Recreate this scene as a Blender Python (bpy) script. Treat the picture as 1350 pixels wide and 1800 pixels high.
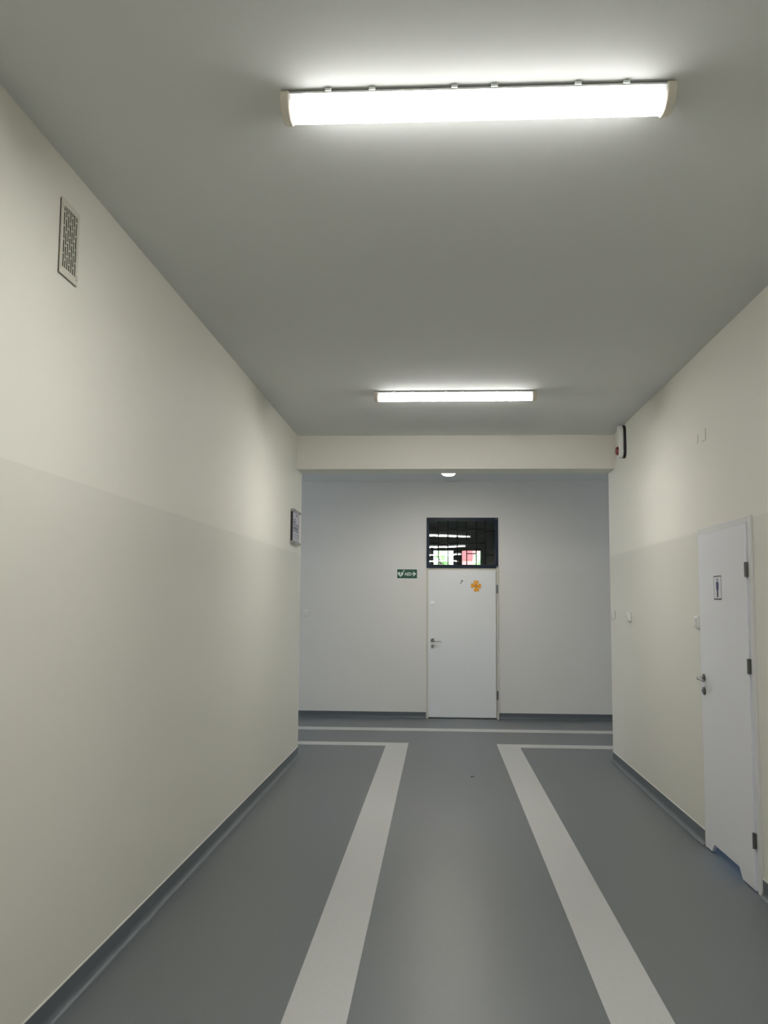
import bpy, bmesh, math, random
from mathutils import Vector, Matrix
for o in list(bpy.data.objects): bpy.data.objects.remove(o)
S = bpy.context.scene
COL = S.collection

# ---------------------------------------------------------------- camera
F_PX = 1641.45                                   # focal length in pixels of the 1350 px wide frame
PITCH, YAW, ROLL = 0.0975, 0.0596, 0.0066
cam_d = bpy.data.cameras.new('camera'); cam = bpy.data.objects.new('camera', cam_d); COL.objects.link(cam)
cam_d.sensor_fit = 'HORIZONTAL'; cam_d.sensor_width = 36.0; cam_d.lens = 36.0 * F_PX / 1350.0
cam_d.clip_start = 0.05; cam_d.clip_end = 200
_F = Vector((-math.sin(YAW)*math.cos(PITCH), math.cos(YAW)*math.cos(PITCH), math.sin(PITCH)))
_R = Vector((math.cos(YAW), math.sin(YAW), 0)); _U = _R.cross(_F)
R2 = _R*math.cos(ROLL) + _U*math.sin(ROLL); U2 = -_R*math.sin(ROLL) + _U*math.cos(ROLL)
M = Matrix((R2, U2, -_F)).transposed().to_4x4(); M.translation = Vector((0, 0, 1.55))
cam.matrix_world = M
S.camera = cam

# ---------------------------------------------------------------- world, light levels, exposure
W = bpy.data.worlds.new('daylight'); S.world = W; W.use_nodes = True
bg = W.node_tree.nodes['Background']; bg.inputs[0].default_value = (0.80, 0.90, 1.0, 1); bg.inputs[1].default_value = 7.0
S.view_settings.view_transform = 'Standard'; S.view_settings.look = 'None'
S.view_settings.exposure = 0.0; S.view_settings.gamma = 1.0; S.view_settings.use_curve_mapping = False
TUBE = 82.0          # radiance of the lit fluorescent diffusers
DOME = 1150.0         # radiance of the small downlight in the cross corridor

def area_light(name, loc, direction, sx, sy, power, color):
    d = bpy.data.lights.new(name, 'AREA'); d.shape = 'RECTANGLE'; d.size = sx; d.size_y = sy
    d.energy = power; d.color = color
    o = bpy.data.objects.new(name, d); COL.objects.link(o); o.location = loc
    o.rotation_euler = Vector(direction).to_track_quat('-Z', 'Y').to_euler()
    return o
# daylight through the windows at both ends of the cross corridor
area_light('daylight_left', (-6.93, 11.27, 1.75), (1, 0, 0), 1.9, 1.5, 17, (0.72, 0.84, 1.0))
area_light('daylight_right', (7.93, 11.27, 1.75), (-1, 0, 0), 1.9, 1.5, 4, (0.80, 0.88, 1.0))
# added low bluish fill in the washroom, spilling out under the side door
area_light('washroom_fill', (3.3, 5.8, 0.55), (-1, 0, -0.15), 0.8, 0.5, 10, (0.50, 0.70, 1.0))

# ---------------------------------------------------------------- dimensions
XL, XR, H = -1.440, 1.734, 3.239
ZB, Y1, Y2, Y3 = 2.898, 9.313, 9.641, 12.905
YB = -17.0
WT = 0.2

# ---------------------------------------------------------------- materials
def nodes(name):
    m = bpy.data.materials.new(name); m.use_nodes = True
    nt = m.node_tree; return m, nt, nt.nodes['Principled BSDF']
def bump(nt, p, scale, strength, dist=0.002, detail=3.0):
    g = nt.nodes.new('ShaderNodeNewGeometry'); n = nt.nodes.new('ShaderNodeTexNoise')
    n.inputs['Scale'].default_value = scale; n.inputs['Detail'].default_value = detail
    nt.links.new(g.outputs['Position'], n.inputs['Vector'])
    b = nt.nodes.new('ShaderNodeBump'); b.inputs['Strength'].default_value = strength; b.inputs['Distance'].default_value = dist
    nt.links.new(n.outputs['Fac'], b.inputs['Height']); nt.links.new(b.outputs['Normal'], p.inputs['Normal'])
    return g, n
def plain(name, col, rough=0.5, metal=0.0, bs=None, spec=0.5):
    m, nt, p = nodes(name)
    p.inputs['Base Color'].default_value = (*col, 1); p.inputs['Roughness'].default_value = rough
    p.inputs['Metallic'].default_value = metal; p.inputs['Specular IOR Level'].default_value = spec
    if bs: bump(nt, p, *bs)
    else:
        # faint unevenness of the surface finish
        g = nt.nodes.new('ShaderNodeNewGeometry'); n = nt.nodes.new('ShaderNodeTexNoise'); n.inputs['Scale'].default_value = 9
        nt.links.new(g.outputs['Position'], n.inputs['Vector'])
        mr = nt.nodes.new('ShaderNodeMapRange'); mr.inputs['To Min'].default_value = max(0, rough-0.04); mr.inputs['To Max'].default_value = min(1, rough+0.04)
        nt.links.new(n.outputs['Fac'], mr.inputs['Value']); nt.links.new(mr.outputs['Result'], p.inputs['Roughness'])
    return m
def mottled(name, c1, c2, scale, rough, bumpst=0.1, spec=0.5, lo=0.35, hi=0.65):
    m, nt, p = nodes(name)
    g, n = bump(nt, p, scale, bumpst, 0.0006)
    r = nt.nodes.new('ShaderNodeMapRange'); r.inputs['From Min'].default_value = lo; r.inputs['From Max'].default_value = hi
    nt.links.new(n.outputs['Fac'], r.inputs['Value'])
    mx = nt.nodes.new('ShaderNodeMix'); mx.data_type = 'RGBA'
    nt.links.new(r.outputs['Result'], mx.inputs['Factor'])
    mx.inputs[6].default_value = (*c1, 1); mx.inputs[7].default_value = (*c2, 1)
    nt.links.new(mx.outputs[2], p.inputs['Base Color'])
    p.inputs['Roughness'].default_value = rough; p.inputs['Specular IOR Level'].default_value = spec
    return m
CREAM_UP = (0.79, 0.775, 0.695); CREAM_LOW = (0.72, 0.705, 0.63)
def wall_paint(name, up, low, z0, slope=0.0, rlow=0.42):
    """two coats: lighter emulsion above, satin washable paint below a line that may run slightly off level"""
    m, nt, p = nodes(name)
    g, n = bump(nt, p, 26.0, 0.12, 0.004)
    sep = nt.nodes.new('ShaderNodeSeparateXYZ'); nt.links.new(g.outputs['Position'], sep.inputs[0])
    mul = nt.nodes.new('ShaderNodeMath'); mul.operation = 'MULTIPLY_ADD'; mul.inputs[1].default_value = -slope; mul.inputs[2].default_value = -z0
    nt.links.new(sep.outputs['Y'], mul.inputs[0])
    add = nt.nodes.new('ShaderNodeMath'); add.operation = 'ADD'
    nt.links.new(sep.outputs['Z'], add.inputs[0]); nt.links.new(mul.outputs[0], add.inputs[1])
    mr = nt.nodes.new('ShaderNodeMapRange'); mr.inputs['From Min'].default_value = -0.004; mr.inputs['From Max'].default_value = 0.004
    nt.links.new(add.outputs[0], mr.inputs['Value'])
    mx = nt.nodes.new('ShaderNodeMix'); mx.data_type = 'RGBA'; nt.links.new(mr.outputs['Result'], mx.inputs['Factor'])
    mx.inputs[6].default_value = (*low, 1); mx.inputs[7].default_value = (*up, 1)
    nt.links.new(mx.outputs[2], p.inputs['Base Color'])
    rr = nt.nodes.new('ShaderNodeMapRange'); rr.inputs['To Min'].default_value = rlow; rr.inputs['To Max'].default_value = 0.62
    nt.links.new(mr.outputs['Result'], rr.inputs['Value']); nt.links.new(rr.outputs['Result'], p.inputs['Roughness'])
    p.inputs['Specular IOR Level'].default_value = 0.35
    return m
M_wl = wall_paint('paint_left_wall', CREAM_UP, CREAM_LOW, 2.006, 0.0046)
M_wr = wall_paint('paint_right_wall', CREAM_UP, CREAM_LOW, 2.040)
M_wb = wall_paint('paint_back_wall', (0.74, 0.73, 0.705), (0.73, 0.72, 0.69), 2.0, 0, 0.5)
M_beam = plain('paint_cream', CREAM_UP, 0.62, bs=(26, 0.12, 0.004))
M_ceil = plain('paint_ceiling', (0.74, 0.755, 0.74), 0.85, bs=(18, 0.10, 0.004), spec=0.2)
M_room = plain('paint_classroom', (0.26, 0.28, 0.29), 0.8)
M_wc = plain('paint_washroom', (0.45, 0.55, 0.68), 0.6)
M_floor = mottled('vinyl_grey', (0.104, 0.115, 0.124), (0.144, 0.157, 0.166), 240, 0.37, 0.06)
M_stripe = mottled('vinyl_light', (0.43, 0.43, 0.42), (0.52, 0.52, 0.51), 230, 0.38, 0.06)
M_skirt = mottled('vinyl_skirting', (0.080, 0.096, 0.110), (0.110, 0.128, 0.142), 260, 0.38, 0.06)
M_cap = plain('sealant_pale', (0.62, 0.62, 0.58), 0.5)
M_white = plain('white_plastic', (0.80, 0.80, 0.77), 0.35)
M_ivory = plain('ivory_plastic', (0.78, 0.73, 0.62), 0.45)
M_door = plain('door_laminate_white', (0.76, 0.775, 0.785), 0.38)
M_doorR = plain('door_laminate_side', (0.79, 0.79, 0.815), 0.38)
M_frame = plain('frame_paint', (0.70, 0.70, 0.69), 0.42)
M_frameb = plain('frame_paint_beige', (0.60, 0.58, 0.50), 0.45)
M_navy = plain('navy_paint', (0.007, 0.016, 0.034), 0.45, spec=0.25)
M_bar = plain('grille_paint', (0.003, 0.005, 0.008), 0.6, spec=0.15)
M_steel = plain('brushed_steel', (0.42, 0.42, 0.41), 0.28, 1.0)
M_chrome = plain('bright_chrome', (0.92, 0.92, 0.91), 0.32, 1.0)
M_dsteel = plain('dark_steel', (0.16, 0.16, 0.155), 0.35, 0.9)
M_black = plain('black_plastic_and_gap_shade', (0.015, 0.015, 0.014), 0.5)
M_slot = plain('slot_shade', (0.010, 0.010, 0.009), 0.9)
M_ventp = plain('vent_plastic', (0.66, 0.64, 0.55), 0.45)
M_green = plain('sign_green', (0.008, 0.085, 0.045), 0.5)
M_swhite = plain('sign_white', (0.78, 0.84, 0.80), 0.5)
M_orange = plain('orange_card', (0.80, 0.36, 0.015), 0.6)
M_orange2 = plain('orange_card_dark', (0.66, 0.24, 0.01), 0.6)
M_ink = plain('black_ink', (0.03, 0.03, 0.04), 0.5)
M_bluek = plain('dark_blue_ink', (0.020, 0.035, 0.12), 0.5)
M_maroon = plain('grey_ink', (0.06, 0.045, 0.06), 0.5)
M_paper = plain('paper', (0.50, 0.50, 0.56), 0.6)
M_paper2 = plain('paper_white', (0.74, 0.74, 0.78), 0.5)
M_print = plain('plan_print', (0.06, 0.06, 0.10), 0.6)
M_red = plain('red_lens', (0.17, 0.025, 0.018), 0.3)
M_brick = plain('red_render', (0.80, 0.32, 0.34), 0.8)
M_leafg = mottled('foliage', (0.32, 0.55, 0.24), (0.66, 0.78, 0.45), 5, 0.7)
M_grass = mottled('grass', (0.10, 0.25, 0.05), (0.2, 0.35, 0.08), 3, 0.9)
def glass_mat(name, tint=(1, 1, 1), rough=0.0):
    m, nt, p = nodes(name); p.inputs['Base Color'].default_value = (*tint, 1); p.inputs['Transmission Weight'].default_value = 1
    p.inputs['Roughness'].default_value = rough; p.inputs['IOR'].default_value = 1.5; return m
M_glass = glass_mat('window_glass', (0.75, 0.80, 0.80))
# slightly wavy float glass
_n = M_glass.node_tree; bump(_n, _n.nodes['Principled BSDF'], 2.2, 0.10, 0.01, 0.0)
M_acryl = glass_mat('acrylic', (0.96, 0.97, 1.0), 0.08)
def emit_mat(name, col, strength, endfade=None, rim=None):
    m, nt, p = nodes(name)
    p.inputs['Base Color'].default_value = (0.8, 0.8, 0.8, 1); p.inputs['Roughness'].default_value = 0.3
    p.inputs['Emission Color'].default_value = (*col, 1); p.inputs['Emission Strength'].default_value = strength
    if endfade:
        # the tubes stop short of the lamp's ends: the prismatic cover is dimmer there
        tc = nt.nodes.new('ShaderNodeTexCoord'); sx = nt.nodes.new('ShaderNodeSeparateXYZ'); nt.links.new(tc.outputs['Object'], sx.inputs[0])
        ab = nt.nodes.new('ShaderNodeMath'); ab.operation = 'ABSOLUTE'; nt.links.new(sx.outputs['X'], ab.inputs[0])
        mr = nt.nodes.new('ShaderNodeMapRange'); mr.interpolation_type = 'SMOOTHSTEP'
        mr.inputs['From Min'].default_value = endfade[0]; mr.inputs['From Max'].default_value = endfade[1]
        mr.inputs['To Min'].default_value = strength; mr.inputs['To Max'].default_value = endfade[2]
        nt.links.new(ab.outputs[0], mr.inputs['Value']); nt.links.new(mr.outputs['Result'], p.inputs['Emission Strength'])
    if rim:
        # the cover is brightest below the source and dimmer up its sides: (z at rim, z at full, factor at rim)
        tc = nt.nodes.new('ShaderNodeTexCoord'); sz = nt.nodes.new('ShaderNodeSeparateXYZ'); nt.links.new(tc.outputs['Object'], sz.inputs[0])
        m2 = nt.nodes.new('ShaderNodeMapRange'); m2.inputs['From Min'].default_value = rim[0]; m2.inputs['From Max'].default_value = rim[1]
        m2.inputs['To Min'].default_value = rim[2]; m2.inputs['To Max'].default_value = 1.0
        nt.links.new(sz.outputs['Z'], m2.inputs['Value'])
        mu = nt.nodes.new('ShaderNodeMath'); mu.operation = 'MULTIPLY'; nt.links.new(m2.outputs['Result'], mu.inputs[0])
        if endfade: nt.links.new(mr.outputs['Result'], mu.inputs[1])
        else: mu.inputs[1].default_value = strength
        nt.links.new(mu.outputs[0], p.inputs['Emission Strength'])
    return m
M_tube = emit_mat('lit_diffuser', (1.0, 0.985, 0.955), TUBE, (0.535, 0.625, 0.45), (-0.030, -0.064, 0.10))
M_dome = emit_mat('lit_dome', (1.0, 0.94, 0.85), DOME, None, (-0.130, -0.1425, 0.004))

# ---------------------------------------------------------------- helpers
def bx(bm, x0, x1, y0, y1, z0, z1):
    v = [bm.verts.new((x, y, z)) for x in (x0, x1) for y in (y0, y1) for z in (z0, z1)]
    for f in ((0,1,3,2), (4,6,7,5), (0,4,5,1), (2,3,7,6), (0,2,6,4), (1,5,7,3)): bm.faces.new([v[i] for i in f])
def prism(bm, pts, axis, a, b):
    """polygon in the plane normal to axis, extruded from a to b; pts are the two other coordinates in x,y,z order"""
    def P(p, t):
        c = list(p); c.insert(axis, t); return c
    A = [bm.verts.new(P(p, a)) for p in pts]; B = [bm.verts.new(P(p, b)) for p in pts]
    bm.faces.new(A); bm.faces.new(B[::-1])
    for i in range(len(pts)):
        j = (i+1) % len(pts); bm.faces.new((A[i], B[i], B[j], A[j]))
def cyl(bm, c, axis, r, h, seg=24, r2=None):
    """cylinder from c along the signed axis vector"""
    a = Vector(axis).normalized(); q = Vector((0, 0, 1)).rotation_difference(a); r2 = r if r2 is None else r2
    A = []; B = []
    for i in range(seg):
        t = 2*math.pi*i/seg; d = Vector((math.cos(t), math.sin(t), 0))
        A.append(bm.verts.new(Vector(c) + q @ (d*r))); B.append(bm.verts.new(Vector(c) + q @ (d*r2) + a*h))
    bm.faces.new(A[::-1]); bm.faces.new(B)
    for i in range(seg):
        j = (i+1) % seg; bm.faces.new((A[i], A[j], B[j], B[i]))
def tube(bm, pts, r, seg=14):
    pts = [Vector(p) for p in pts]; rings = []
    for i, p in enumerate(pts):
        d = (pts[min(i+1, len(pts)-1)] - pts[max(i-1, 0)]).normalized()
        q = Vector((0, 0, 1)).rotation_difference(d)
        rr = r[i] if isinstance(r, (list, tuple)) else r
        rings.append([bm.verts.new(p + q @ Vector((math.cos(2*math.pi*k/seg)*rr, math.sin(2*math.pi*k/seg)*rr, 0))) for k in range(seg)])
    for a, b in zip(rings, rings[1:]):
        # pick the offset that twists least
        off = min(range(seg), key=lambda s: (a[0].co - b[s].co).length)
        for k in range(seg):
            bm.faces.new((a[k], a[(k+1) % seg], b[(k+1+off) % seg], b[(k+off) % seg]))
    bm.faces.new(rings[0][::-1]); bm.faces.new(rings[-1])
def link(name, bm, mat, parent=None, bevel=0, seg=2, smooth=False, loc=None):
    bmesh.ops.recalc_face_normals(bm, faces=bm.faces)
    me = bpy.data.meshes.new(name); bm.to_mesh(me); bm.free()
    me.materials.append(mat)
    o = bpy.data.objects.new(name, me); COL.objects.link(o)
    if parent: o.parent = parent
    if loc: o.location = loc
    if bevel:
        b = o.modifiers.new('bevel', 'BEVEL'); b.width = bevel; b.segments = seg; b.limit_method = 'ANGLE'; b.angle_limit = 0.6
        smooth = True
    if smooth:
        for p in me.polygons: p.use_smooth = True
        if len(me.polygons) and hasattr(me, 'set_sharp_from_angle'): me.set_sharp_from_angle(angle=0.6)
    return o
def box(name, dims, mat, parent=None, bevel=0, **k):
    bm = bmesh.new(); bx(bm, *dims); return link(name, bm, mat, parent, bevel, **k)
def boxes(name, ds, mat, parent=None, bevel=0, **k):
    bm = bmesh.new()
    for d in ds: bx(bm, *d)
    return link(name, bm, mat, parent, bevel, **k)
def tag(o, label=None, cat=None, group=None, kind=None):
    for k, v in (('label', label), ('category', cat), ('group', group), ('kind', kind)):
        if v: o[k] = v
    return o
def empty(name, loc, rz=0):
    o = bpy.data.objects.new(name, None); COL.objects.link(o); o.location = loc; o.rotation_euler = (0, 0, rz); o.empty_display_size = 0.1
    return o
def struct(o, label, cat): return tag(o, label, cat, kind='structure')
def text_mesh(name, body, size, mat, parent, loc, rot, depth=0.0006, shear=0, sx=1.0, bold=0.0):
    cu = bpy.data.curves.new(name, 'FONT'); cu.body = body; cu.size = size; cu.extrude = depth; cu.shear = shear
    cu.align_x = 'CENTER'; cu.align_y = 'CENTER'; cu.offset = bold
    t = bpy.data.objects.new(name, cu); COL.objects.link(t); bpy.context.view_layer.update()
    me = bpy.data.meshes.new_from_object(t.evaluated_get(bpy.context.evaluated_depsgraph_get()))
    bpy.data.objects.remove(t)
    o = bpy.data.objects.new(name, me); me.materials.clear(); me.materials.append(mat); COL.objects.link(o)
    o.parent = parent; o.location = loc; o.rotation_euler = rot; o.scale = (sx, 1, 1)
    return o

# ---------------------------------------------------------------- shell
fl = struct(box('floor', (-7.2, 8.2, YB-0.2, 19.4, -0.12, 0), M_floor), 'grey speckled vinyl sheet floor with pale inlaid stripes', 'floor')
ce = struct(box('ceiling', (-7.2, 8.2, YB-0.2, 19.4, H, H+0.15), M_ceil), 'plain grey-white painted ceiling of the corridor', 'ceiling')

struct(box('wall_left', (XL-WT, XL, YB, Y2, 0, H), M_wl), 'long cream wall on the left, lighter above a painted line', 'wall')
DN, DF, DT = 5.330, 6.300, 2.020       # opening of the side door
struct(boxes('wall_right', [(XR, XR+WT, YB, DN, 0, H), (XR, XR+WT, DF, Y2, 0, H), (XR, XR+WT, DN, DF, DT, H)], M_wr), 'cream wall on the right with the washroom door', 'wall')
struct(box('wall_beam', (XL, XR, Y1, Y2, ZB, H), M_beam), 'cream downstand beam across the end of the corridor', 'beam')
BX0, BX1 = -0.150, 0.778               # opening of the far door and transom
TZ0, TZ1 = 2.040, 2.716
struct(boxes('wall_back', [(-7.0, BX0, Y3, Y3+WT, 0, H), (BX1, 8.0, Y3, Y3+WT, 0, H), (BX0, BX1, Y3, Y3+WT, TZ1, H)], M_wb), 'pale grey wall of the cross corridor behind the opening', 'wall')
struct(box('wall_crossing_left', (-7.0, XL-WT, Y2-WT, Y2, 0, H), M_wb), 'wall of the cross corridor going off to the left', 'wall')
struct(box('wall_crossing_right', (XR+WT, 8.0, Y2-WT, Y2, 0, H), M_wb), 'wall of the cross corridor going off to the right', 'wall')
def end_wall(name, x0, x1, label):
    return struct(boxes(name, [(x0, x1, Y2-WT, Y3+WT, 0, 1.0), (x0, x1, Y2-WT, Y3+WT, 2.5, H), (x0, x1, Y2-WT, 10.32, 1.0, 2.5), (x0, x1, 12.22, Y3+WT, 1.0, 2.5)], M_wb), label, 'wall')
end_wall('wall_crossing_end_left', -7.2, -7.0, 'end wall with window at the left end of the cross corridor')
end_wall('wall_crossing_end_right', 8.0, 8.2, 'end wall with window at the right end of the cross corridor')
struct(box('wall_rear', (XL-WT, XR+WT, YB-0.2, YB, 0, H), M_beam), 'cream end wall of the corridor behind the viewer', 'wall')
# classroom seen through the transom
wx0, wx1 = -0.17, 0.86
RY = 19.2
struct(boxes('wall_classroom', [(-2.4, -2.2, Y3+WT, RY, 0, H), (3.0, 3.2, Y3+WT, RY, 0, H),
     (-2.4, wx0, RY, RY+0.2, 0, H), (wx1, 3.2, RY, RY+0.2, 0, H), (wx0, wx1, RY, RY+0.2, 0, 0.9), (wx0, wx1, RY, RY+0.2, 2.70, H)], M_room), 'dim walls of the room seen through the transom', 'wall')
# washroom behind the side door
struct(boxes('wall_washroom', [(XR+WT, 3.5, 4.7, 4.85, 0, 2.6), (XR+WT, 3.5, 6.75, 6.9, 0, 2.6), (3.5, 3.65, 4.7, 6.9, 0, 2.6), (XR+WT, 3.65, 4.7, 6.9, 2.6, 2.7)], M_wc), 'washroom walls behind the side door', 'wall')

# floor stripes: pale vinyl welded into the grey sheet
A0, A1, B0, B1 = -0.585, -0.343, 0.637, 0.877
SY0, SY1 = 10.401, 10.639
def stripe(pts):
    bm = bmesh.new(); prism(bm, pts, 2, 0.0, 0.0007)
    return link('floor_stripe', bm, M_stripe, fl)
# pts order for axis 2 is (x, y)
stripe([(A0, YB+1), (A1, YB+1), (A1, SY1), (-6.6, SY1), (-6.6, SY0), (A0, SY0)])
stripe([(B1, YB+1), (B0, YB+1), (B0, SY1), (7.6, SY1), (7.6, SY0), (B1, SY0)])
stripe([(-6.6, 11.620), (7.6, 11.620), (7.6, 11.881), (-6.6, 11.881)])

# coved skirtings: profile (distance from wall d, height z)
def cove_profile(h, r=0.032, t=0.004):
    pts = [(0, 0.0), (r, 0.0), (r, 0.0012)]
    for k in range(1, 8):
        a = math.pi/2 * k/8
        pts.append((r - (r-t)*math.sin(a), 0.0012 + r*(1-math.cos(a))))
    pts += [(t, r+0.002), (t, h), (0, h)]
    return pts
def skirting(name, h, wall, a, b, side, label, cap=True):
    """wall: ('x', value) or ('y', value); side +1 if the room lies towards +axis"""
    ax, v = wall; pr = cove_profile(h)
    bm = bmesh.new(); pts = [(v + side*d, z) for d, z in pr]
    prism(bm, pts, 1 if ax == 'x' else 0, a, b)
    o = link(name, bm, M_skirt, smooth=True); struct(o, label, 'skirting')
    if cap:
        bm = bmesh.new(); pts = [(v, h), (v + side*0.0045, h), (v + side*0.0030, h+0.0045), (v, h+0.006)]
        prism(bm, pts, 1 if ax == 'x' else 0, a, b); link('sealant_strip', bm, M_cap, o)
    return o
skirting('baseboard_left', 0.091, ('x', XL), YB, Y2, 1, 'dark blue-grey coved skirting along the left wall')
skirting('baseboard_right', 0.091, ('x', XR), 6.345, Y2, -1, 'dark coved skirting on the right wall beyond the side door')
skirting('baseboard_right', 0.091, ('x', XR), YB, 5.281, -1, 'dark coved skirting on the right wall in front of the side door')
skirting('baseboard_back', 0.083, ('y', Y3), -7.0, -0.181, -1, 'dark coved skirting left of the far door', cap=False)
skirting('baseboard_back', 0.083, ('y', Y3), 0.809, 8.0, -1, 'dark coved skirting right of the far door', cap=False)
skirting('baseboard_crossing_left', 0.083, ('y', Y2), -7.0, XL, 1, 'dark coved skirting round the corner to the left', cap=False)
skirting('baseboard_crossing_right', 0.083, ('y', Y2), XR, 8.0, 1, 'dark coved skirting round the corner to the right', cap=False)

# ---------------------------------------------------------------- windows at the corridor ends (daylight)
def simple_window(name, x, label):
    w = empty(name, (x, 11.27, 1.75)); struct(w, label, 'window')
    s = 0.95
    boxes('window_frame', [(-0.03, 0.03, -s, s, 0.69, 0.75), (-0.03, 0.03, -s, s, -0.75, -0.69), (-0.03, 0.03, -s, -s+0.06, -0.69, 0.69),
          (-0.03, 0.03, s-0.06, s, -0.69, 0.69), (-0.03, 0.03, -0.04, 0.04, -0.69, 0.69)], M_white, w, 0.004)
    return w
simple_window('window_2', -7.05, 'white window at the left end of the cross corridor')
simple_window('window_3', 8.05, 'white window at the right end of the cross corridor')

# classroom window: two lights, red building and trees outside
w = empty('window_4', ((wx0+wx1)/2, RY+0.1, 1.8)); struct(w, 'bright window seen through the transom glass', 'window')
hw = (wx1-wx0)/2
box('window_frame', (-hw, hw, -0.03, 0.03, 0.84, 0.90), M_navy, w); box('window_frame', (-hw, hw, -0.03, 0.03, -0.90, -0.84), M_navy, w)
box('window_frame', (-hw, -hw+0.05, -0.03, 0.03, -0.84, 0.84), M_navy, w); box('window_frame', (hw-0.02, hw, -0.03, 0.03, -0.84, 0.84), M_navy, w)
box('mullion', (-0.06, 0.12, -0.03, 0.03, -0.84, 0.84), M_navy, w)
box('glazing_bar', (0.12, hw-0.02, -0.02, 0.02, 0.52, 0.545), M_navy, w)
box('pane', (-hw+0.05, -0.06, -0.004, 0.004, -0.84, 0.84), glass_mat('clear_pane'), w)
box('pane', (0.12, hw-0.02, -0.004, 0.004, -0.84, 0.84), bpy.data.materials['clear_pane'], w)
random.seed(4)
def tree(x, y, h, r, label):
    t = empty('tree', (x, y, 0)); tag(t, label, 'tree')
    bm = bmesh.new(); tube(bm, [(0, 0, -0.12), (0.05, 0, h*0.35), (0, 0.05, h*0.7)], [0.16, 0.12, 0.07]); link('trunk', bm, plain('bark', (0.1, 0.07, 0.05), 0.9), t, smooth=True)
    bm = bmesh.new()
    for k in range(26):
        a = random.random()*6.28; rr = r*random.random()**0.5*0.8; z = h*0.4 + random.random()*h*0.6
        m = bmesh.ops.create_icosphere(bm, subdivisions=2, radius=r*random.uniform(0.22, 0.42), matrix=Matrix.Translation((math.cos(a)*rr, math.sin(a)*rr, z)))
        for v in m['verts']: v.co += Vector((random.uniform(-1, 1), random.uniform(-1, 1), random.uniform(-1, 1)))*r*0.05
    f = link('foliage', bm, M_leafg, t)
    return t
tree(2.40, 31.0, 5.4, 1.15, 'green tree seen through the right part of the transom glass')
tree(0.05, 34.0, 5.0, 0.45, 'green tree seen through the left part of the transom glass')
rb = empty('building', (0.9, 40, 0)); tag(rb, 'pinkish red building seen through the transom glass', 'building')
box('wall', (-0.25, 1.6, 0, 4, -0.12, 6.3), M_brick, rb)
box('window', (-0.1, 0.5, -0.05, 0.0, 3.4, 5.2), plain('dull_pane', (0.5, 0.12, 0.14), 0.3), rb, bevel=0.01)
gr = struct(box('floor_ground', (-30, 30, 19.5, 60, -0.3, -0.12), M_grass), 'grass outside the far window', 'ground')

# ---------------------------------------------------------------- fluorescent ceiling lamps
def half_profile(hwid, depth, n=2.5, k=22):
    pts = []
    for i in range(k+1):
        t = math.pi * i/k; c, s = math.cos(t), math.sin(t)
        pts.append((hwid*math.copysign(abs(c)**(2/n), c), -depth*abs(s)**(2/n)))
    return pts
LAMP_RIM = -0.010
def make_lamp():
    t = empty('ceiling_lamp', (0, 0, H))
    L = 0.620
    box('housing', (-L, L, -0.045, 0.045, LAMP_RIM+0.006, 0.0), M_white, t, 0.003)
    bm = bmesh.new()
    prism(bm, [(-0.0755, LAMP_RIM-0.002), (-0.0755, LAMP_RIM-0.0045), (-0.0765, LAMP_RIM-0.0045), (-0.0765, LAMP_RIM+0.002), (-0.070, LAMP_RIM+0.006), (0.070, LAMP_RIM+0.006), (0.0765, LAMP_RIM+0.002), (0.0765, LAMP_RIM-0.0045), (0.0755, LAMP_RIM-0.0045), (0.0755, LAMP_RIM-0.002)], 0, -L, L)
    link('tray', bm, M_white, t)
    bm = bmesh.new(); n = 20; prof = half_profile(0.0750, 0.0515, 2.2)
    rows = []
    for x in (-L, -0.6, -0.56, 0.56, 0.6, L):
        rows.append([bm.verts.new((x, y, LAMP_RIM-0.004+z)) for y, z in prof])
    for a, b in zip(rows, rows[1:]):
        for i in range(len(prof)-1): bm.faces.new((a[i], a[i+1], b[i+1], b[i]))
    bm.faces.new(rows[0]); bm.faces.new(rows[-1][::-1])
    link('diffuser', bm, M_tube, t, smooth=True)
    for s in (-1, 1):
        bm = bmesh.new(); pr = half_profile(0.081, 0.0575, 2.2)
        pts = [(y, LAMP_RIM-0.004+z) for y, z in pr] + [(-0.081, -0.004), (-0.060, -0.001), (0.060, -0.001), (0.081, -0.004)]
        prism(bm, pts, 0, s*(L-0.004), s*(L+0.026)); link('end_cap', bm, M_ivory, t, 0.005, 3)
    for x in (-0.485, -0.34, -0.07, 0.06, 0.33, 0.485):
        for s in (-1, 1):
            bm = bmesh.new(); bx(bm, x-0.011, x+0.011, min(s*0.064, s*0.086), max(s*0.064, s*0.086), LAMP_RIM-0.001, LAMP_RIM+0.0085)
            link('clip', bm, M_swhite, t, 0.002)
    return t
def copy_tree(o, parent=None):
    c = o.copy(); COL.objects.link(c)
    if parent: c.parent = parent
    for ch in list(o.children): copy_tree(ch, c)
    return c
proto = make_lamp()
LY = [(0.118, 2.990, 'near long fluorescent lamp, lit, largest on the corridor ceiling'),
      (0.122, 7.395, 'far long fluorescent lamp, lit, on the ceiling in front of the beam'),
      (0.12, -1.40, 'lit fluorescent lamp on the ceiling just behind the viewer'),
      (0.12, -5.76, 'lit fluorescent lamp second behind the viewer, reflected in the transom'),
      (0.12, -10.1, 'lit fluorescent lamp third behind the viewer, reflected in the transom'),
      (0.12, -14.5, 'lit fluorescent lamp farthest behind the viewer, near the rear wall')]
for i, (x, y, lab) in enumerate(LY):
    t = proto if i == 0 else copy_tree(proto)
    t.location = (x, y, H); tag(t, lab, 'ceiling lamp', 'fluorescent lamps along the corridor ceiling')

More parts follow.
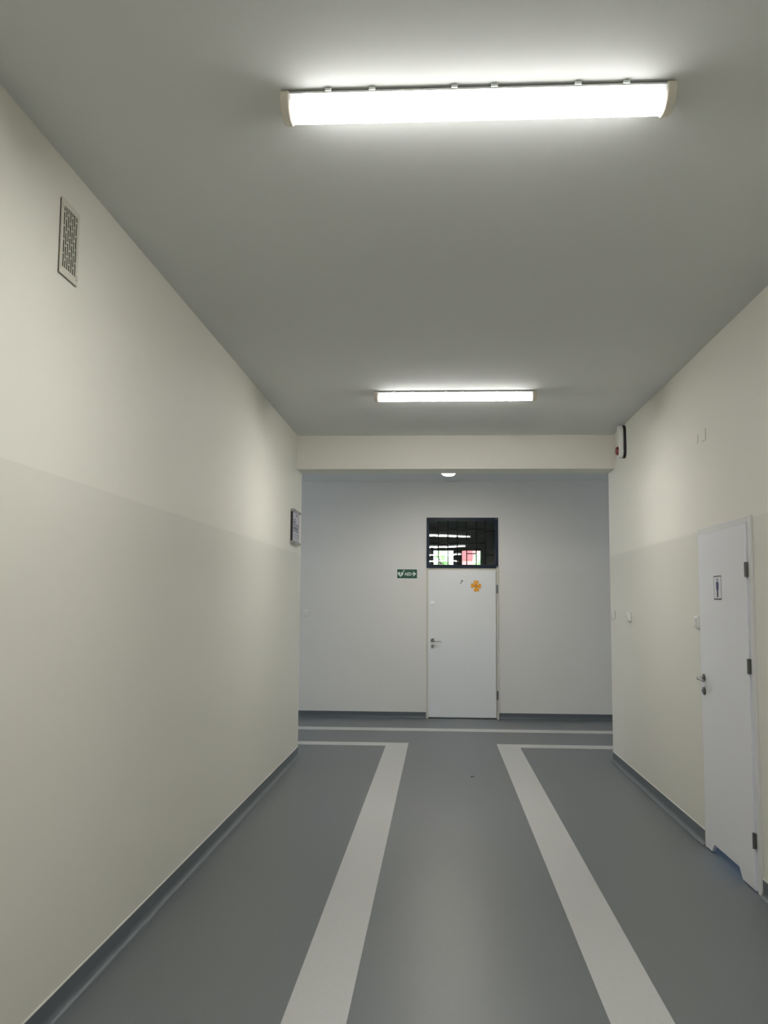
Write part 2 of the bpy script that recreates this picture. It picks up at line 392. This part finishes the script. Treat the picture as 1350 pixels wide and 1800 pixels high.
# cylindrical downlight in the cross corridor
t = empty('downlight', (0.109, 11.27, H)); tag(t, 'small round white downlight just visible under the beam', 'ceiling lamp')
bm = bmesh.new(); cyl(bm, (0, 0, 0), (0, 0, -1), 0.095, 0.112, 40); link('housing', bm, M_white, t, 0.003)
bm = bmesh.new(); rings = []
for k in range(7):
    a = math.pi/2*k/7; rings.append([bm.verts.new((0.085*math.cos(a)*math.cos(6.28318*j/40), 0.085*math.cos(a)*math.sin(6.28318*j/40), -0.1125-0.030*math.sin(a))) for j in range(40)])
tip = bm.verts.new((0, 0, -0.1425))
for a, b in zip(rings, rings[1:]):
    for j in range(40): bm.faces.new((a[j], a[(j+1) % 40], b[(j+1) % 40], b[j]))
for j in range(40): bm.faces.new((rings[-1][j], rings[-1][(j+1) % 40], tip))
link('lens', bm, M_dome, t, smooth=True)

# ---------------------------------------------------------------- ventilation grille, left wall
VY0, VY1, VZ0, VZ1 = 3.340, 3.512, 2.788, 3.084
t = empty('ventilation_grille', (XL, (VY0+VY1)/2, (VZ0+VZ1)/2)); tag(t, 'cream slotted ventilation grille high on the left wall', 'vent')
hy, hz = (VY1-VY0)/2, (VZ1-VZ0)/2
iy, iz0, iz1 = hy-0.019, -hz+0.030, hz-0.026
boxes('shade_backing', [(0.0, 0.0045, -hy+0.003, hy-0.003, -hz+0.003, hz-0.003)], M_slot, t)  # black sheet paints the shade inside the slots and the gap at the wall
bm = bmesh.new()
for d in ((0.0045, 0.009, -hy, hy, iz1, hz), (0.0045, 0.009, -hy, hy, -hz, iz0), (0.0045, 0.009, -hy, -iy, iz0, iz1), (0.0045, 0.009, iy, hy, iz0, iz1)): bx(bm, *d)
bmesh.ops.remove_doubles(bm, verts=bm.verts, dist=1e-5)
link('frame', bm, M_ventp, t)
pitch = 2*iy/7
slat_mesh = None
for k in range(8):
    yc = -iy + k*pitch; wd = pitch*0.16
    if 0 < k < 7:
        bm = bmesh.new(); bx(bm, 0.0052, 0.0080, -wd, wd, iz0, iz1)
        if slat_mesh is None: so = link('slat', bm, M_ventp, t); slat_mesh = so.data
        else: bm.free(); so = bpy.data.objects.new('slat', slat_mesh); COL.objects.link(so); so.parent = t
        so.location = (0, yc, 0)
    else:
        yy = (yc, yc+wd) if k == 0 else (yc-wd, yc)
        box('slat', (0.0052, 0.0080, yy[0], yy[1], iz0, iz1), M_ventp, t)
bm = bmesh.new(); span = 0.0545
for c in range(7):
    y0 = -iy + c*pitch + pitch*0.16; y1 = y0 + pitch*0.68
    z = iz1 - (0.022 if c % 2 == 0 else 0.048) + (0.006 if c % 3 == 1 else 0)
    while z > iz0+0.008:
        bx(bm, 0.0052, 0.0078, y0, y1, z-0.0025, z+0.0025); z -= span
tag(link('slot_bridges', bm, M_ventp, t), kind='stuff')
boxes('retaining_clip', [(0.007, 0.012, hy-0.018, hy-0.004, -hz+0.020, -hz+0.040)], M_ventp, t, 0.001)
boxes('retaining_clip', [(0.007, 0.012, -hy+0.004, -hy+0.018, hz-0.040, hz-0.020)], M_ventp, t, 0.001)

# ---------------------------------------------------------------- framed notice at the far end of the left wall
NY0, NY1, NZ0, NZ1 = 8.935, 9.370, 2.120, 2.462
t = empty('framed_notice', (XL, (NY0+NY1)/2, (NZ0+NZ1)/2)); tag(t, 'framed escape plan notice at the far end of the left wall', 'sign')
hy, hz = (NY1-NY0)/2, (NZ1-NZ0)/2
box('backboard', (0.0, 0.022, -hy+0.01, hy-0.01, -hz+0.012, hz-0.012), M_black, t, 0.002)  # backboard, coloured black to stand for the shadow gap at the wall
box('paper', (0.022, 0.0235, -hy+0.012, hy-0.012, -hz+0.03, hz-0.03), M_paper, t)
bm = bmesh.new(); random.seed(11)
def pr_(y0, y1, z0, z1): bx(bm, 0.0235, 0.0240, y0*0.95, y1*0.95, z0, z1)
pr_(-0.20, 0.10, 0.020, 0.028); pr_(-0.20, 0.16, -0.046, -0.038); pr_(-0.20, -0.19, -0.04, 0.07); pr_(0.10, 0.11, -0.04, 0.024); pr_(-0.20, -0.05, 0.066, 0.074)
for k in range(9):
    y = -0.185 + k*0.032; pr_(y, y+0.020, -0.030, -0.004 + 0.010*(k % 3))
for k in range(5):
    y = -0.18 + k*0.03; pr_(y, y+0.018, 0.036, 0.058)
for k in range(4): pr_(-0.19+0.11*k, -0.12+0.11*k, -0.078, -0.072); pr_(-0.17+0.10*k, -0.12+0.10*k, -0.100, -0.095)
pr_(-0.04, 0.06, 0.110, 0.122); pr_(0.16, 0.17, 0.0, 0.05); pr_(0.14, 0.20, 0.02, 0.028)
link('plan_drawing', bm, M_print, t)
box('rail', (0.004, 0.034, -hy, hy, hz-0.030, hz), M_steel, t, 0.004); box('rail', (0.004, 0.034, -hy, hy, -hz, -hz+0.030), M_steel, t, 0.004)
for a in (-1, 1):
    for b in (-1, 1):
        bm = bmesh.new(); cyl(bm, (0.034, a*(hy-0.03), b*(hz-0.015)), (1, 0, 0), 0.008, 0.005, 16); link('screw_cap', bm, M_dsteel, t, smooth=True)

# ---------------------------------------------------------------- alarm sounder near the beam, right wall
t = empty('alarm_sounder', (XR, 8.76, 3.070)); tag(t, 'white capsule alarm sounder with red lens high beside the beam', 'alarm')
def capsule(hy_, hz_, k=12):
    r = hy_; pts = []
    for i in range(k+1):
        a = math.pi*i/k; pts.append((r*math.cos(a), hz_-r + r*math.sin(a)))
    for i in range(k+1):
        a = math.pi + math.pi*i/k; pts.append((r*math.cos(a), -(hz_-r) + r*math.sin(a)))
    return pts
bm = bmesh.new(); prism(bm, capsule(0.066, 0.156), 0, -0.020, 0); link('backplate', bm, M_black, t, smooth=True)
bm = bmesh.new(); prism(bm, capsule(0.064, 0.154), 0, -0.066, -0.020); link('housing', bm, M_white, t, 0.014, 4)
bm = bmesh.new(); cyl(bm, (-0.064, 0, -0.086), (-1, 0, 0), 0.046, 0.024, 28, 0.030); link('lens', bm, M_red, t, 0.006, 3)
bm = bmesh.new()
for k in range(5): bx(bm, -0.068, -0.065, -0.03, 0.03, 0.02+k*0.018, 0.026+k*0.018)
link('louvre', bm, M_ivory, t)

# ---------------------------------------------------------------- switches on the walls
def switch(x, y, z, rz, label, w=0.082, h=0.082, d=0.036):
    t = empty('light_switch', (x, y, z), rz); tag(t, label, 'light switch', 'surface mounted light switches on the walls')
    box('back_box', (-w/2, w/2, -d*0.66, 0, -h/2, h/2), M_white, t, 0.006, seg=3)
    bm = bmesh.new()
    prism(bm, [(-d, h*0.30), (-d*0.62, h*0.36), (-d*0.62, -h*0.36), (-d*0.78, -h*0.30)], 0, -w*0.33, w*0.33)
    link('rocker', bm, M_white, t, 0.002)
    return t
switch(XR, 9.43, 1.452, -math.pi/2, 'white light switch on the right wall at the corner, farthest of three')
switch(XR, 8.66, 1.440, -math.pi/2, 'white light switch on the right wall, middle of three')
switch(XR, 6.405, 1.440, -math.pi/2, 'white light switch right beside the washroom door frame', d=0.032)
switch(-1.838, Y3, 1.412, 0, 'white light switch on the far wall beside the left corner')
# painted-over blanking plates above the side door
for y, s, lab in ((6.335, 0.050, 'smaller painted-over blanking plate high on the right wall'), (6.165, 0.075, 'larger painted-over blanking plate high on the right wall')):
    t = box('blanking_plate', (XR-0.004, XR, y-s/2, y+s/2, 2.665-s/2, 2.665+s/2), M_wr, None, 0.002); tag(t, lab, 'cover plate')

# ---------------------------------------------------------------- door handle parts (door face at y=0 looking to -y)
def handle_set(parent, x, zh, zc, sgn, face, mat=M_steel, leverlen=0.118):
    """lever handle with round rose; parent space: face is the door face's y, the room lies towards -y"""
    h = empty('door_handle', (x, face, zh)); h.parent = parent
    bm = bmesh.new(); cyl(bm, (0, 0, 0), (0, -1, 0), 0.026, 0.009, 28); link('rose', bm, M_dsteel, h, 0.002)
    bm = bmesh.new()
    tube(bm, [(0, -0.006, 0), (0, -0.040, 0), (sgn*0.006, -0.051, -0.001), (sgn*0.018, -0.056, -0.002), (sgn*0.06, -0.057, -0.006), (sgn*leverlen, -0.057, -0.014)],
         [0.010, 0.0095, 0.0100, 0.0105, 0.0095, 0.0080]); link('lever', bm, mat, h, smooth=True)
    c = empty('keyhole', (x, face, zc)); c.parent = parent
    bm = bmesh.new(); cyl(bm, (0, 0, 0), (0, -1, 0), 0.025, 0.008, 28); link('escutcheon', bm, M_steel, c, 0.002)
    bm = bmesh.new(); cyl(bm, (0, -0.007, 0.004), (0, -1, 0), 0.0085, 0.006, 20); bx(bm, -0.005, 0.005, -0.013, -0.007, -0.016, 0.004); link('cylinder', bm, M_dsteel, c)
def hinge(parent, x, z, face, h=0.10, mat=M_dsteel):
    bm = bmesh.new(); cyl(bm, (x, face-0.012, z-h/2), (0, 0, 1), 0.010, h, 16); bx(bm, x-0.014, x+0.010, face-0.006, face+0.002, z-h/2, z+h/2)
    return link('hinge', bm, mat, parent, smooth=True)

# ---------------------------------------------------------------- far door (door_1) and its transom (window_1)
D = empty('door_1', (0, Y3, 0)); struct(D, 'white flush door numbered 7 in the far wall', 'door')
box('door_frame', (-0.178, -0.150, -0.018, 0.10, 0, TZ0), M_frameb, D, 0.002)
box('door_frame', (0.778, 0.808, -0.018, 0.10, 0, TZ0), M_frameb, D, 0.002)
box('door_frame', (-0.150, 0.778, 0.004, 0.10, 2.006, TZ0), M_frameb, D, 0.002)
box('leaf', (-0.152, 0.772, -0.022, 0.020, 0.020, 2.010), M_door, D, 0.003)
box('gap_shade', (-0.150, 0.778, 0.0, 0.10, 0, 0.012), M_black, D)  # black strip painted in for the dark gap under the leaf
handle_set(D, -0.093, 1.052, 0.972, 1, -0.022)
bm = bmesh.new(); cyl(bm, (-0.096, -0.022, 1.557), (0, -1, 0), 0.028, 0.018, 28); L_ = link('deadlock', bm, M_chrome, D, 0.007, 4)
bm = bmesh.new(); bx(bm, -0.099, -0.093, -0.048, -0.036, 1.545, 1.569); link('thumb_turn', bm, M_dsteel, L_, 0.002)
hinge(D, 0.790, 1.752, -0.018, 0.115); hinge(D, 0.790, 0.320, -0.018, 0.115)

Wn = empty('window_1', (0, Y3, 0)); struct(Wn, 'navy framed transom window with dark metal grille above the far door', 'window')
fy0, fy1 = -0.012, 0.06
box('window_frame', (-0.178, 0.806, fy0, fy1, 2.690, 2.736), M_navy, Wn, 0.003)
box('window_frame', (-0.178, 0.806, fy0, fy1, 2.040, 2.086), M_navy, Wn, 0.003)
box('window_frame', (-0.178, -0.140, fy0, fy1, 2.086, 2.690), M_navy, Wn, 0.003)
box('window_frame', (0.762, 0.806, fy0, fy1, 2.086, 2.690), M_navy, Wn, 0.003)
box('pane', (-0.140, 0.762, 0.030, 0.034, 2.086, 2.690), M_glass, Wn)
xs = [-0.013, 0.117, 0.247, 0.376, 0.506, 0.634]
for x in xs: box('grille_bar', (x-0.0065, x+0.0065, 0.008, 0.018, 2.086, 2.690), M_bar, Wn)
cols = [-0.140] + xs + [0.762]
rungs = [(0, 2.58), (0, 2.385), (1, 2.365), (2, 2.58), (2, 2.385), (3, 2.385), (4, 2.58), (4, 2.385), (4, 2.24), (5, 2.575), (5, 2.385), (6, 2.553), (6, 2.222), (1, 2.56), (3, 2.56)]
for c, z in rungs: box('grille_rung', (cols[c]+0.0065, cols[c+1]-0.0065, 0.009, 0.017, z-0.0065, z+0.0065), M_bar, Wn)
box('frame_lug', (0.780, 0.806, -0.017, -0.012, 2.042, 2.062), M_steel, Wn); box('frame_lug', (0.770, 0.790, -0.017, -0.012, 2.708, 2.722), M_dsteel, Wn)

# number, paper clover
DF_ = Y3 - 0.022
t = empty('door_number', (0.293, DF_, 1.842)); tag(t, 'small black italic figure 7 on the far door', 'number')
text_mesh('figure', '7', 0.070, M_ink, t, (0, -0.0008, 0), (math.pi/2, 0, 0), shear=0.3, bold=0.0012)
t = empty('paper_clover', (0.500, DF_, 1.796)); tag(t, 'orange paper four-leaf clover stuck on the far door', 'decoration')
def heart_leaf(bm, ang, r, y0, y1):
    pts = []
    for k in range(36):
        a = 2*math.pi*k/36; q = r/29.0
        u = (13*math.cos(a)-5*math.cos(2*a)-2*math.cos(3*a)-math.cos(4*a)+17)*q*1.02; v = 16*math.sin(a)**3*q*0.86
        pts.append((u, v))
    ca, sa = math.cos(ang), math.sin(ang)
    prism(bm, [(p[0]*ca-p[1]*sa, p[0]*sa+p[1]*ca) for p in pts], 1, y0, y1)
for k, (da, r) in enumerate(((0, 0.070), (0, 0.074), (0, 0.070), (0, 0.078))):
    bm = bmesh.new(); heart_leaf(bm, k*math.pi/2 + (0.12 if k == 3 else -0.04), r, -0.0020-0.0003*k, -0.0003*k); link('petal', bm, M_orange, t)
bm = bmesh.new(); cyl(bm, (0, -0.0029, 0), (0, -1, 0), 0.020, 0.0014, 16); link('centre', bm, M_orange2, t)

# ---------------------------------------------------------------- AED sign on the far wall
AW, AH = 0.280, 0.129
t = empty('aed_sign', (-0.4445, Y3, 1.957)); tag(t, 'green AED sign with heart and arrow left of the far door', 'sign')
box('border', (-AW/2, AW/2, -0.002, 0, -AH/2, AH/2), M_swhite, t)
box('plate', (-AW/2+0.003, AW/2-0.003, -0.0035, -0.002, -AH/2+0.003, AH/2-0.003), M_green, t)
bm = bmesh.new(); pts = []
for k in range(40):
    a = 2*math.pi*k/40; pts.append((-0.091 + 0.00245*16*math.sin(a)**3, -0.004 + 0.00245*(13*math.cos(a)-5*math.cos(2*a)-2*math.cos(3*a)-math.cos(4*a))))
prism(bm, pts, 1, -0.0045, -0.0035); link('heart', bm, M_swhite, t)
bm = bmesh.new(); prism(bm, [(-0.086+dx, 0.000+dz) for dx, dz in ((-0.004, 0.022), (0.006, 0.022), (0.001, 0.004), (0.010, 0.004), (-0.006, -0.030), (-0.003, -0.008), (-0.013, -0.008))], 1, -0.0052, -0.0045)
link('lightning_bolt', bm, M_green, t)
bm = bmesh.new(); bx(bm, -0.051, -0.043, -0.0045, -0.0035, 0.028, 0.052); bx(bm, -0.059, -0.051, -0.0045, -0.0035, 0.036, 0.044); bx(bm, -0.043, -0.035, -0.0045, -0.0035, 0.036, 0.044); link('cross', bm, M_swhite, t)
text_mesh('lettering', 'AED', 0.060, M_swhite, t, (0.013, -0.0042, -0.004), (math.pi/2, 0, 0), sx=0.83, bold=0.0012)
bm = bmesh.new(); prism(bm, [(0.064, -0.006), (0.064, 0.006), (0.100, 0.006), (0.076, 0.030), (0.092, 0.030), (0.123, 0.0), (0.092, -0.030), (0.076, -0.030), (0.100, -0.006)], 1, -0.0045, -0.0035)
link('arrow', bm, M_swhite, t)

# ---------------------------------------------------------------- side door (door_2); local frame: x along the wall (0 = near edge), -y into the room
D2 = empty('door_2', (XR, 5.281, 0), 0); struct(D2, 'white washroom door in the right wall, cut away at the bottom', 'door')
# the wall's room side faces -x, so parts are given directly in wall coordinates: x outwards negative, y along the wall
def wallbox(name, y0, y1, z0, z1, p0, p1, mat, parent, bevel=0.002):
    return box(name, (-p1, -p0, y0-5.281, y1-5.281, z0, z1), mat, parent, bevel)
wallbox('door_frame', 5.281, 5.335, 0, 2.055, -0.03, 0.012, M_frame, D2, 0.003)
wallbox('door_frame', 6.300, 6.345, 0, 2.055, -0.03, 0.012, M_frame, D2, 0.003)
wallbox('door_frame', 5.335, 6.300, 2.013, 2.055, -0.03, 0.012, M_frame, D2, 0.003)
bm = bmesh.new()
y0, y1 = 5.352-5.281, 6.312-5.281
pts = [(y0, 0.008), (5.575-5.281, 0.008), (5.632-5.281, 0.062), (6.120-5.281, 0.062), (6.175-5.281, 0.008), (y1, 0.008), (y1, 2.012), (y0, 2.012)]
prism(bm, pts, 0, -0.018, 0.002); link('leaf', bm, M_doorR, D2, 0.0025)
def handle_side(parent, y, zh, zc, p):
    h = empty('door_handle', (-p, y-5.281, zh), -math.pi/2); h.parent = parent
    bm = bmesh.new(); cyl(bm, (0, 0, 0), (0, -1, 0), 0.026, 0.009, 28); link('rose', bm, M_dsteel, h, 0.002)
    bm = bmesh.new()
    tube(bm, [(0, -0.006, 0), (0, -0.034, 0), (0.006, -0.042, 0), (0.018, -0.046, -0.001), (0.06, -0.046, -0.003), (0.138, -0.044, -0.010)],
         [0.010, 0.0095, 0.0105, 0.0110, 0.0100, 0.0080]); link('lever', bm, M_steel, h, smooth=True)
    c = empty('keyhole', (-p, y-5.281, zc), -math.pi/2); c.parent = parent
    bm = bmesh.new(); cyl(bm, (0, 0, 0), (0, -1, 0), 0.026, 0.010, 28); link('escutcheon', bm, M_dsteel, c, 0.002)
    bm = bmesh.new(); cyl(bm, (0, -0.009, 0), (0, -1, 0), 0.010, 0.010, 20); link('thumb_turn', bm, M_steel, c)
handle_side(D2, 6.242, 1.083, 1.000, 0.018)
for z in (1.752, 1.215, 0.277):
    bm = bmesh.new(); yy = 5.343-5.281; cyl(bm, (-0.022, yy, z-0.042), (0, 0, 1), 0.0095, 0.084, 16); bx(bm, -0.020, -0.012, yy-0.014, yy+0.016, z-0.040, z+0.040)
    link('hinge', bm, M_dsteel, D2, smooth=True)

# men's sign on the side door
t = empty('washroom_sign', (XR-0.018, 5.895, 1.660)); tag(t, 'small white sign with a standing man figure on the side door', 'sign')
box('plate', (-0.002, 0, -0.078, 0.078, -0.074, 0.074), M_paper2, t, 0.0006)
boxes('border', [(-0.0030, -0.002, -0.076, 0.076, 0.067, 0.073), (-0.0030, -0.002, -0.076, 0.076, -0.073, -0.067), (-0.0030, -0.002, -0.076, -0.0745, -0.067, 0.067), (-0.0030, -0.002, 0.0745, 0.076, -0.067, 0.067)], M_ink, t)
bm = bmesh.new(); cyl(bm, (-0.002, 0, 0.049), (-1, 0, 0), 0.0085, 0.0012, 20); link('figure_head', bm, M_ink, t)
bm = bmesh.new(); prism(bm, [(-0.024, 0.030), (-0.016, 0.037), (0.016, 0.037), (0.024, 0.030), (0.024, -0.006), (0.015, -0.018), (-0.015, -0.018), (-0.024, -0.006)], 0, -0.0032, -0.002); link('figure_body', bm, M_bluek, t)
bm = bmesh.new(); bx(bm, -0.0032, -0.002, -0.014, -0.001, -0.060, -0.018); bx(bm, -0.0032, -0.002, 0.001, 0.014, -0.060, -0.018); link('figure_legs', bm, M_maroon, t)

# tiny dark scuff of dropped grit on the floor
bm = bmesh.new(); random.seed(2)
for k in range(3): bmesh.ops.create_icosphere(bm, subdivisions=1, radius=0.006-0.001*k, matrix=Matrix.Translation((0.290+0.012*k, 8.62+0.006*k, 0.004)))
t = link('floor_grit', bm, M_ink); tag(t, 'tiny dark crumb lying on the floor between the stripes', 'crumb')
